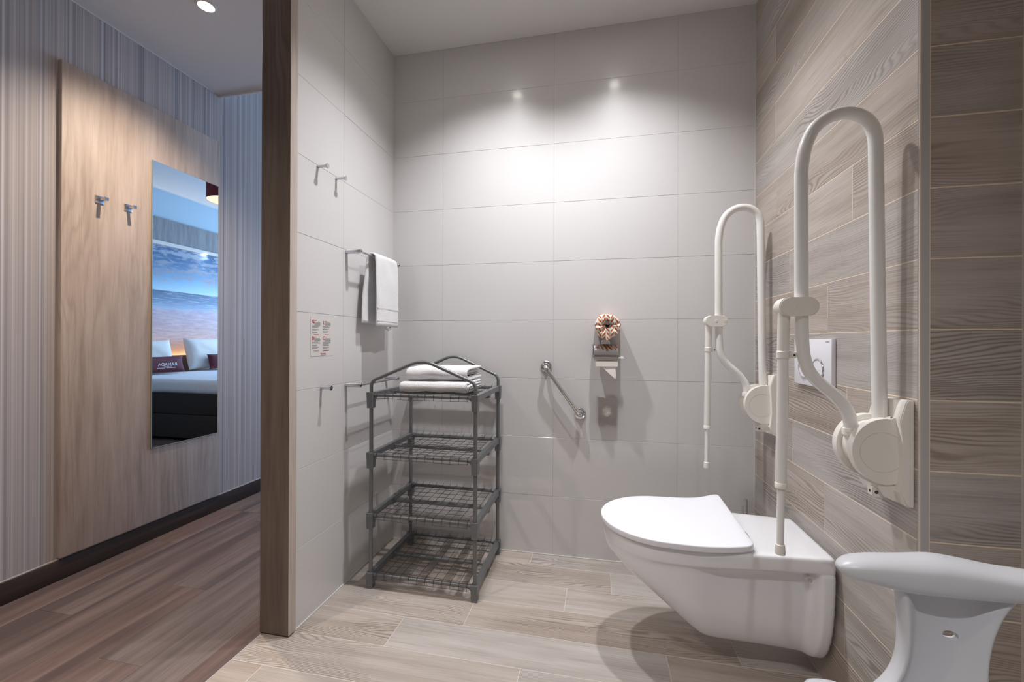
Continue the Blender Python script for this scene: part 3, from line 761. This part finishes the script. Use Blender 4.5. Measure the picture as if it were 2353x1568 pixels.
prism(bm, poly, 1, yq-.0012, yq); finish(bm, 'sheet', M['paper'], pr)
bm = B(); yq = D-.086
g = [bm.verts.new(p) for p in ((.012, yq, .974), (.078, yq-.001, .974), (.081, yq-.004, .925), (.078, yq-.006, .913), (.050, yq-.003, .938))]
bm.faces.new(g); e = bmesh.ops.extrude_face_region(bm, geom=bm.faces[:]); bmesh.ops.translate(bm, verts=[v for v in e['geom'] if isinstance(v, bmesh.types.BMVert)], vec=(0, .0012, 0))
finish(bm, 'loose_end', M['paper'], pr)

# spare roll wrapped in patterned paper on a peg
sc = Vector((.041, D-.100, 1.163))
pg = empty('spare_roll_peg', (.041, D, 1.178), 'steel peg holding the spare roll in orange patterned paper', 'hook')
bm = B(); cyl(bm, (.041, D, 1.178), (.041, D-.108, 1.178), .0052, 16); finish(bm, 'stem', M['satin'], pg)
bm = B(); lathe(bm, [(.001, -.108), (.0085, -.108), (.009, -.110), (.009, -.115), (.001, -.116)], (.041, D, 1.178), 1, 20); finish(bm, 'cap', M['satin'], pg)
n = 72; rings = []
prof = [(.020, -.004), (.054, -.004), (.060, -.010), (.061, -.05), (.060, -.092), (.056, -.101), (.046, -.105), (.034, -.105), (.022, -.101), (.013, -.094), (.009, -.084), (.008, -.05)]
for i, (r, h) in enumerate(prof):
    ring = []
    for k in range(n):
        a = 2*PI*k/n
        f = i/(len(prof)-1); wr_ = (math.sin(a*7+3*math.sin(a*2+1))*.5+math.sin(a*12+2.5*math.sin(a*3))*.35)
        amp = 0 if i < 2 else (.0012 if i < 5 else .0046*(r/.055)**.3)
        rr = r+(.0022*math.sin(a*3+1)+.0012*math.sin(a*7) if i < 6 else 0)
        dz = -wr_*amp - (noise.noise(Vector((math.cos(a)*3, math.sin(a)*3, i*.5)))*.005 if i >= 5 else 0)
        ring.append((sc.x+rr*math.cos(a), D+h+dz, sc.z+.006*f*(1 if i > 7 else 0)+rr*math.sin(a)))
    rings.append(ring)
bm = B(); loft(bm, rings, caps=False)
wr_roll = empty('wrapped_toilet_roll', (sc.x, D-.05, sc.z), 'spare toilet roll wrapped in white paper with orange zigzags, hung on the back wall', 'toilet paper')
finish(bm, 'wrapping', M['orange_paper'], wr_roll, ang=40)
bm = B(); loft(bm, [[(.030, D-.1075, 1.145), (.045, D-.1075, 1.147), (.052, D-.108, 1.100), (.036, D-.108, 1.097)], [(.030, D-.1065, 1.145), (.045, D-.1065, 1.147), (.052, D-.107, 1.100), (.036, D-.107, 1.097)]])
finish(bm, 'paper_flap', M['orange_paper'], wr_roll)

# chrome bag dispenser
ds = empty('bag_dispenser', (.042, D, .747), 'flat chrome hygiene bag dispenser with a round hole on the back wall', 'dispenser')
bm = B(); cx, cz, w2, h2, rh = .0420, .7470, .0425, .0690, .0235; n = 48
out = []
def rect_pt(a):
    c, s = math.cos(a), math.sin(a); t = min(w2/abs(c) if abs(c) > 1e-6 else 9, h2/abs(s) if abs(s) > 1e-6 else 9); return c*t, s*t
angs = sorted(set([2*PI*k/n for k in range(n)]+[math.atan2(h2, w2), PI-math.atan2(h2, w2), PI+math.atan2(h2, w2), 2*PI-math.atan2(h2, w2)]))
V = {}
for lay, y in (('f', D-.020), ('b', D-.0188)):
    V[lay+'o'] = []; V[lay+'i'] = []
    for a in angs:
        x, z = rect_pt(a)
        if abs(x) < .017 and abs(z) > h2-.001: z = math.copysign(h2-.0035, z)
        V[lay+'o'].append(bm.verts.new((cx+x, y, cz+z))); V[lay+'i'].append(bm.verts.new((cx+rh*math.cos(a), y, cz+.000+rh*math.sin(a))))
N_ = len(angs)
for k in range(N_):
    j = (k+1) % N_
    bm.faces.new((V['fo'][k], V['fo'][j], V['fi'][j], V['fi'][k])); bm.faces.new((V['bo'][j], V['bo'][k], V['bi'][k], V['bi'][j]))
    bm.faces.new((V['fo'][j], V['fo'][k], V['bo'][k], V['bo'][j])); bm.faces.new((V['fi'][k], V['fi'][j], V['bi'][j], V['bi'][k]))
finish(bm, 'face_plate', M['chrome'], ds, ang=30)
mbox('side_plate', M['chrome'], ds, cx-w2, cx-w2+.0012, D-.0188, D, cz-h2, cz+h2); mbox('side_plate', M['chrome'], ds, cx+w2-.0012, cx+w2, D-.0188, D, cz-h2, cz+h2)
bm = B(); tube(bm, [(cx+rh*math.cos(2*PI*k/40), D-.0203, cz+rh*math.sin(2*PI*k/40)) for k in range(40)], .0012, 8, closed=True); finish(bm, 'hole_rim', M['satin'], ds)
mbox('bag_stack', M['paper'], ds, cx-w2+.004, cx+w2-.004, D-.014, D-.001, cz-h2+.004, cz+h2-.004)

# toilet brush between toilet and wall
tb = empty('toilet_brush', (.655, 2.07, 0), 'chrome toilet brush in its holder in the corner behind the toilet', 'toilet brush')
bm = B(); lathe(bm, [(.001, 0), (.042, 0), (.044, .004), (.044, .14), (.041, .142), (.012, .143), (.001, .143)], (.655, 2.07, 0), 2, 30); finish(bm, 'holder', M['satin'], tb)
bm = B(); cyl(bm, (.655, 2.07, .143), (.655, 2.07, .378), .0075, 18); finish(bm, 'handle', M['satin'], tb)

# ------------------------------------------------------------------ toilet
YC = 1.577
tl = empty('toilet', (.45, YC, .07), 'white wall-hung ceramic toilet with its lid closed', 'toilet')
def lerp(tab, x):
    for i in range(len(tab)-1):
        if x <= tab[i+1][0]:
            a, b = tab[i], tab[i+1]; t = (x-a[0])/(b[0]-a[0]); t = max(0, min(1, t)); return a[1]+(b[1]-a[1])*t
    return tab[-1][1]
def sm(a, b, x):
    t = max(0, min(1, (x-a)/(b-a))); return t*t*(3-2*t)
zbt = [(.018, .425), (.030, .392), (.045, .365), (.068, .335), (.105, .297), (.16, .255), (.22, .205), (.28, .152), (.325, .115), (.355, .098), (.40, .092), (.55, .084), (.712, .073)]
ZT = .440
def rim_w(x):
    if x < .235: return .186*math.sqrt(max(0.0, 1-((.235-x)/.2185)**2))**.98
    return lerp([(.235, .186), (.33, .187), (.42, .179), (.50, .168), (.60, .160), (.712, .151)], x)
rings = []
xs_ = [.0170, .0185, .021, .025, .031, .039, .05, .064, .08, .10, .12, .14, .165, .19, .215, .24, .265, .29, .31, .33, .35, .37, .40, .43, .46, .49, .52, .55, .58, .605, .625, .640, .650, .657, .663, .669, .676, .69, .7115]
for x in xs_:
    wv = max(rim_w(x), .006); zb = lerp(zbt, x); zr_ = max(.388, zb+.006)
    ins = .006+.008*sm(.05, .2, x)+.026*sm(.26, .42, x)
    ins *= (1-sm(.640, .668, x)); ins = min(ins, wv*.5)
    belly = sm(.66, .63, x)
    half = [(0, ZT), (wv*.35, ZT), (wv*.7, ZT), (max(wv-.018, wv*.82), ZT), (max(wv-.007, wv*.93), ZT-.0015), (max(wv-.002, wv*.98), ZT-.005), (wv, ZT-.012), (wv, (ZT-.012+zr_)/2), (wv-.001, zr_+.006), (wv-.004, zr_+.001), (wv-ins*.6, zr_-.004), (wv-ins, zr_-.014)]
    z1 = zr_-.016; wi = wv-ins
    fl_ = sm(.10, .35, x)
    for k in range(1, 13):
        a = k/12*PI/2
        e1 = .62-.10*fl_; e2 = 1.05
        yy = wi*math.cos(a)**e1 if k < 12 else 0
        zz = z1-(z1-zb)*math.sin(a)**e2
        half.append((yy, min(zz, z1-.0005*k)))
    ring = [(x, YC+y, z) for y, z in half]+[(x, YC-y, z) for y, z in half[-2:0:-1]]
    rings.append(ring)
bm = B(); loft(bm, rings); bmesh.ops.remove_doubles(bm, verts=bm.verts, dist=.00005)
bowl = finish(bm, 'bowl', M['ceramic'], tl, ang=60)
sb = bowl.modifiers.new('s', 'SUBSURF'); sb.levels = 1; sb.render_levels = 1
# lid outline
lo_ = []
for k in range(25):
    a = PI/2+PI*k/24
    lo_.append((.232+.2215*math.cos(a), 1.578+.202*math.sin(a)))
near = catmull([(.232, 1.376, 0), (.31, 1.373, 0), (.385, 1.383, 0), (.438, 1.398, 0), (.462, 1.410, 0), (.474, 1.428, 0), (.476, 1.45, 0)], 4)[1:]
far = catmull([(.476, 1.78, 0), (.475, 1.812, 0), (.468, 1.823, 0), (.455, 1.823, 0), (.425, 1.808, 0), (.385, 1.795, 0), (.31, 1.786, 0), (.232, 1.780, 0)], 4)[:-1]
poly = lo_+[(v.x, v.y) for v in near]+[(v.x, v.y) for v in far]
def lidz(x, y): return .010*sm(.33, .48, x)*sm(1.62, 1.82, y)
def inset(poly, d):
    n = len(poly); out = []
    for i in range(n):
        a, b = Vector(poly[i-1]), Vector(poly[(i+1) % n]); t = (b-a).normalized(); out.append((poly[i][0]-t.y*d, poly[i][1]+t.x*d))
    return out
bm = B(); R = []
for d, z in ((.012, .4450), (.003, .4452), (.0005, .4468), (0, .4490), (0, .4610), (.0005, .4630), (.0018, .4645), (.005, .4655), (.03, .4658)):
    R.append([(x, y, z+lidz(x, y)) for x, y in inset(poly, d)])
R.pop()
for f in (.9, .75, .55, .35, .15): R.append([(.26+(x-.26)*f, 1.585+(y-1.585)*f, .4658+lidz(.26+(x-.26)*f, 1.585+(y-1.585)*f)) for x, y in inset(poly, .007)])
loft(bm, R); finish(bm, 'lid', M['lid'], tl, ang=40)
bm = B(); loft(bm, [[(x, y, z) for x, y in inset(poly, .014 if z < .445 else .012)] for z in (.4395, .4472)]); finish(bm, 'seat', M['lid'], tl, ang=40)
for y in (1.50, 1.64): finish(cyl(B(), (.478, y, .449), (.478, y+.03, .449), .009, 14), 'hinge', M['satin'], tl)
bm = B(); lathe(bm, [(.001, -.004), (.008, -.004), (.009, 0), (.009, .012), (.001, .012)], (.632, YC-.139, .366), 1, 18); finish(bm, 'fixing_cap', M['white_paint'], tl)
bm = B(); cyl(bm, (.632, YC-.150, .366), (.632, YC-.135, .366), .0055, 14); finish(bm, 'fixing_bolt', M['chrome'], tl)

# flush plate
fp = empty('flush_plate', (XR, 1.578, 1.022), 'white rectangular flush plate with two chrome-ringed buttons on the wood-look wall', 'flush plate')
finish(box(B(), XR-.013, XR, 1.456, 1.704, .943, 1.101, bev=.0015), 'plate', M['flush'], fp)
for i, y in enumerate((1.630, 1.535)):
    bm = B(); tube(bm, [(XR-.0145, y+.034*math.cos(2*PI*k/44), 1.001+.034*math.sin(2*PI*k/44)) for k in range(44)], .0030, 10, closed=True); rg = finish(bm, 'button_ring', M['chrome'], fp)
    bm = B(); lathe(bm, [(.001, -.016), (.030, -.016), (.031, -.015), (.031, -.013), (.001, -.013)], (XR, y, 1.001), 0, 36); finish(bm, 'button', M['flush'], fp)
text_mesh('lettering.003', 'GEBERIT', M['ink_grey'], fp, .0062, frame_m((XR-.0132, 1.477, 1.0915), (0, -1, 0), (0, 0, 1)), .0001)

# ------------------------------------------------------------------ folding support arms
def support_arm(YA, label):
    t = empty('folding_support_arm', (XR, YA, .83), label, 'support arm', 'white fold-up support arms beside the toilet')
    P = lambda x, z: (x, YA, z)
    up = [P(.504, 1.19), P(.503, 1.48), P(.503, 1.518)] + [tuple(v) for v in catmull([P(.504, 1.535), P(.509, 1.572), P(.519, 1.606), P(.533, 1.632), P(.555, 1.651), P(.582, 1.662), P(.610, 1.662), P(.636, 1.651), P(.655, 1.630), P(.665, 1.600), P(.667, 1.565)], 4)] + [P(.672, 1.184), P(.677, .89)]
    mtube('arm_tube', M['arm_white'], t, up, .0152, 24)
    low = [P(.504, 1.20)] + [tuple(v) for v in catmull([P(.505, 1.15), P(.506, 1.098), P(.510, 1.054), P(.521, 1.019), P(.543, .990), P(.574, .962), P(.597, .935), P(.611, .907), P(.617, .865)], 5)]
    mtube('lower_tube', M['arm_white'], t, low, .0150, 24)
    # clamp block
    cx, hw, hh = .4915, .0455, .0235; pl_ = []
    for k in range(13): a = -PI/2+PI*k/12; pl_.append((cx+hw-hh+hh*math.cos(a), 1.180+hh*math.sin(a)))
    for k in range(13): a = PI/2+PI*k/12; pl_.append((cx-hw+hh+hh*math.cos(a), 1.180+hh*math.sin(a)))
    bm = B(); prism(bm, pl_, 1, YA-.021, YA+.021)
    es = [e for e in bm.edges if abs(e.verts[0].co.y-e.verts[1].co.y) < 1e-6]
    bmesh.ops.bevel(bm, geom=es, offset=.0025, segments=3, affect='EDGES')
    finish(bm, 'clamp', M['arm_plastic'], t, ang=40)
    for x in (.490, .526):
        bm = B(); lathe(bm, [(.001, -.0218), (.0058, -.0218), (.0063, -.021), (.001, -.021)], (x, YA, 1.181), 1, 20); finish(bm, 'clamp_plug', M['arm_plastic'], t)
    # telescopic leg
    lx = .4635
    lg = finish(tube(B(), [(lx+.001, YA, 1.165), (lx-.001, YA, 1.06)], .0135, 20), 'support_leg', M['arm_plastic'], t)
    bm = B(); tube(bm, [(lx-.001, YA, 1.068), (lx-.001, YA, 1.066), (lx-.001, YA, 1.050), (lx-.001, YA, 1.0485)], [.0135, .0150, .0150, .0135], 22)
    box(bm, lx+.010, lx+.030, YA-.004, YA+.004, 1.0495, 1.0655, bev=.003); finish(bm, 'collar', M['arm_plastic'], lg)
    bm = B(); cyl(bm, (lx+.0235, YA-.0046, 1.0575), (lx+.0235, YA-.003, 1.0575), .0027, 12); finish(bm, 'screw_hole', M['dark_hole'], lg)
    finish(tube(B(), [(lx-.001, YA, 1.055), (lx-.005, YA, .727)], .0128, 20), 'leg_tube', M['arm_white'], lg)
    finish(box(B(), lx+.0100, lx+.0118, YA-.0012, YA+.0012, .93, 1.035), 'slot', M['arm_seam'], lg)
    bm = B(); tube(bm, [(lx-.005, YA, .732), (lx-.005, YA, .730), (lx-.005, YA, .718), (lx-.005, YA, .7165)], [.0128, .0142, .0142, .0128], 22); finish(bm, 'lower_collar', M['arm_plastic'], lg)
    finish(tube(B(), [(lx-.005, YA, .722), (lx-.0065, YA, .568)], .0087, 18), 'inner_tube', M['arm_white'], lg)
    bm = B(); tube(bm, [(lx-.0065, YA, .574), (lx-.0065, YA, .572), (lx-.0065, YA, .552), (lx-.0065, YA, .548), (lx-.0065, YA, .547)], [.0088, .0108, .0122, .0118, .008], 20); finish(bm, 'foot', M['arm_plastic'], lg)
    # pivot housing: two cheeks with a drum between
    hc = (.668, .832); Rr = .078
    cheek = []
    for k in range(31):
        a = math.radians(78)+math.radians(192)*k/30
        cheek.append((hc[0]+.073*math.cos(a)*(1.0 if a < PI*1.5 else 1), hc[1]+Rr*math.sin(a)))
    cheek = [(.6985, .909)]+cheek+[(.690, .7525), (.6985, .790), (.702, .832), (.700, .880)]
    for y0, y1 in ((YA-.044, YA-.023), (YA+.024, YA+.044)):
        bm = B(); prism(bm, cheek, 1, y0, y1)
        es = [e for e in bm.edges if abs(e.verts[0].co.y-e.verts[1].co.y) < 1e-6]
        bmesh.ops.bevel(bm, geom=es, offset=.005, segments=4, affect='EDGES'); finish(bm, 'housing_cheek', M['arm_plastic'], t, ang=35)
    bm = B(); lathe(bm, [(.001, -.024), (.062, -.024), (.063, 0), (.062, .025), (.001, .025)], (hc[0], YA, hc[1]+.002), 1, 44)
    finish(bm, 'drum', M['arm_plastic'], t)
    bm = B(); tube(bm, [(hc[0]-.010+.047*math.cos(2*PI*k/60), YA-.0441, hc[1]-.002+.047*math.sin(2*PI*k/60)) for k in range(60)], .00032, 6, closed=True); finish(bm, 'cap_seam', M['arm_seam'], t)
    bm = B(); tube(bm, [(.6155, YA, .862), (.6150, YA, .874), (.6148, YA, .878)], [.0185, .0185, .0175], 22)
    loft(bm, [[(.599, YA-.014, .870), (.632, YA-.014, .870), (.632, YA+.014, .870), (.599, YA+.014, .870)], [(.612, YA-.008, .838), (.622, YA-.008, .838), (.622, YA+.008, .838), (.612, YA+.008, .838)]])
    finish(bm, 'tube_socket', M['arm_plastic'], t)
    # wall bracket with sloping ends
    br_ = [(XR-.0005, .956), (XR-.0130, .957), (XR-.0175, .950), (.6840, .909), (.688, .87), (.6905, .80), (.6860, .757), (XR-.030, .742), (XR-.016, .714), (XR-.011, .709), (XR-.0005, .708)]
    bm = B(); prism(bm, br_, 1, YA-.060, YA-.032); prism(bm, br_, 1, YA+.030, YA+.058)
    es = [e for e in bm.edges if abs(e.verts[0].co.y-e.verts[1].co.y) < 1e-6]
    bmesh.ops.bevel(bm, geom=es, offset=.002, segments=2, affect='EDGES')
    finish(bm, 'bracket_side', M['arm_plastic'], t, ang=35)
    finish(box(B(), XR-.020, XR-.0006, YA-.034, YA+.032, .715, .954, bev=.002), 'bracket_back', M['arm_plastic'], t)
    bt = [(XR-.022, .752), (XR-.052, .757), (XR-.062, .748), (XR-.050, .726), (XR-.030, .716), (XR-.010, .712)]
    bm = B(); prism(bm, bt, 1, YA-.040, YA+.038); finish(bm, 'bracket_base', M['arm_plastic'], t, ang=35)
    bm = B(); lug = [(.6445, .742), (.6660, .745), (.6760, .726), (.6760, .719), (.6480, .719), (.6445, .723)]
    prism(bm, lug, 1, YA-.030, YA-.012); finish(bm, 'lug', M['arm_plastic'], t, ang=35)
    bm = B(); cyl(bm, (.6535, YA-.0305, .731), (.6535, YA-.029, .731), .004, 14); cyl(bm, (.6440, YA-.021, .732), (.6452, YA-.021, .732), .0035, 14); finish(bm, 'lug_hole', M['dark_hole'], t)
    return t
support_arm(1.190, 'white folded-up support arm nearer the camera, right of the toilet')
support_arm(1.938, 'white folded-up support arm near the back corner, behind the toilet')

# ------------------------------------------------------------------ shower stool in the foreground
st = empty('shower_stool', (.55, .58, 0), 'grey-white plastic shower stool with an armrest in the lower right foreground', 'stool')
# armrest: a long saddle-shaped bar
rings = []
YAx = .790
n = 26
tab_top = [(.388, .722), (.395, .729), (.41, .7345), (.44, .738), (.47, .7385), (.50, .740), (.54, .7435), (.58, .739), (.62, .7335), (.66, .733), (.70, .731), (.73, .722), (.737, .712)]
tab_bot = [(.388, .716), (.395, .708), (.41, .7015), (.44, .696), (.47, .688), (.50, .684), (.56, .684), (.62, .686), (.66, .693), (.70, .702), (.73, .708), (.737, .710)]
tab_w = [(.388, .006), (.395, .016), (.41, .024), (.44, .029), (.48, .032), (.56, .038), (.64, .032), (.70, .026), (.73, .014), (.737, .006)]
X_ = [.388, .390, .394, .400, .41, .425, .44, .46, .48, .50, .52, .54, .56, .58, .60, .62, .64, .66, .68, .70, .715, .725, .732, .736]
for x in X_:
    zt_, zb_, hw = lerp(tab_top, x), lerp(tab_bot, x), lerp(tab_w, x); zc, hh = (zt_+zb_)/2, (zt_-zb_)/2
    yc = YAx+.018*math.sin((x-.388)/.35*PI)
    ring = []
    for k in range(n):
        a = 2*PI*k/n; c, s = math.cos(a), math.sin(a)
        ring.append((x, yc+hw*math.copysign(abs(c)**.85, c), zc+hh*math.copysign(abs(s)**.80, s)))
    rings.append(ring)
bm = B(); loft(bm, rings); ar = finish(bm, 'armrest', M['stool'], st, ang=70); sb = ar.modifiers.new('s', 'SUBSURF'); sb.levels = 1; sb.render_levels = 1
# upright web of the armrest: thin middle with thick rounded edges, flaring into the seat; oval hole
def web_pt(u, v):
    """u 0..1 across, v 0..1 upwards -> centre point, half thickness"""
    z = .49+.21*v
    fl = (1-v)**5.65
    xl = .482-min(.085, .150*fl)-.002*v; xr = .588+.040*v**2.6
    fu = v**10; xl -= .012*fu; xr += .012*fu
    x = xl+(xr-xl)*u
    e = abs(2*u-1)
    h = .0048+.0105*sm(.55, .9, e); h *= math.sqrt(max(0, 1-max(0, (e-.86)/.14)**2))*.97+.03
    y = YAx+.004+.016*(1-e*e) - .035*(1-v)**4
    return x, y, z, h
NU, NV = 40, 30
bm = B(); gr_ = {}
hx, hz, ha, hb = .5555, .619, .0112, .0068
def inhole(i, j):
    for di in (0, 1):
        for dj in (0, 1):
            x, y, z, h = web_pt((i+di)/NU, (j+dj)/NV)
            if ((x-hx)/ha)**2+((z-hz)/hb)**2 < 1: return True
    return False
holes = {(i, j) for i in range(NU) for j in range(NV) if inhole(i, j)}
rimv = set()
for (i, j) in holes:
    for di in (0, 1):
        for dj in (0, 1): rimv.add((i+di, j+dj))
def gv(s, i, j):
    k = (s, i, j)
    if k not in gr_:
        x, y, z, h = web_pt(i/NU, j/NV)
        if (i, j) in rimv:
            a = math.atan2((z-hz)/hb, (x-hx)/ha); x, z = hx+ha*math.cos(a), hz+hb*math.sin(a)
        gr_[k] = bm.verts.new((x, y+s*h, z))
    return gr_[k]
for i in range(NU):
    for j in range(NV):
        if (i, j) in holes:
            for (ni, nj, e) in ((i-1, j, ((i, j), (i, j+1))), (i+1, j, ((i+1, j), (i+1, j+1))), (i, j-1, ((i, j), (i+1, j))), (i, j+1, ((i, j+1), (i+1, j+1)))):
                if (ni, nj) not in holes:
                    a, b = e; bm.faces.new((gv(-1, *a), gv(-1, *b), gv(1, *b), gv(1, *a)))
            continue
        for s in (-1, 1): bm.faces.new((gv(s, i, j), gv(s, i+1, j), gv(s, i+1, j+1), gv(s, i, j+1)))
for j in range(NV):
    for i in (0, NU): bm.faces.new((gv(-1, i, j), gv(-1, i, j+1), gv(1, i, j+1), gv(1, i, j)))
finish(bm, 'armrest_support', M['stool'], st, ang=60)
# seat: rounded, dished; its far left lobe just enters the frame
rings = []
so = [(.400, .850), (.44, .828), (.62, .800), (.74, .80), (.79, .72), (.795, .50), (.76, .37), (.56, .33), (.40, .36), (.355, .45), (.345, .62), (.352, .82)]
so = [(v.x, v.y) for v in catmull([(a, b, 0) for a, b in so], 5, closed=True)]
cxs, cys = .57, .58
bm = B()
for f, z in ((.90, .462), (.98, .465), (1.0, .474), (.995, .485), (.97, .491), (.90, .493), (.6, .485), (.2, .482)):
    rings.append([(cxs+(x-cxs)*f, cys+(y-cys)*f, z) for x, y in so])
loft(bm, rings); finish(bm, 'seat', M['stool'], st, ang=50)
for x, y in ((.42, .42), (.72, .42), (.42, .74), (.72, .74)):
    dx = .03*(1 if x > .5 else -1); dy = .03*(1 if y > .6 else -1)
    lg = finish(tube(B(), [(x, y, .49), (x+dx, y+dy, .03)], .0125, 16), 'leg', M['satin'], st)
    finish(tube(B(), [(x+dx, y+dy, .045), (x+dx, y+dy, .012), (x+dx*1.05, y+dy*1.05, 0)], [.0145, .017, .020], 16), 'rubber_foot', M['dark_hole'], lg)
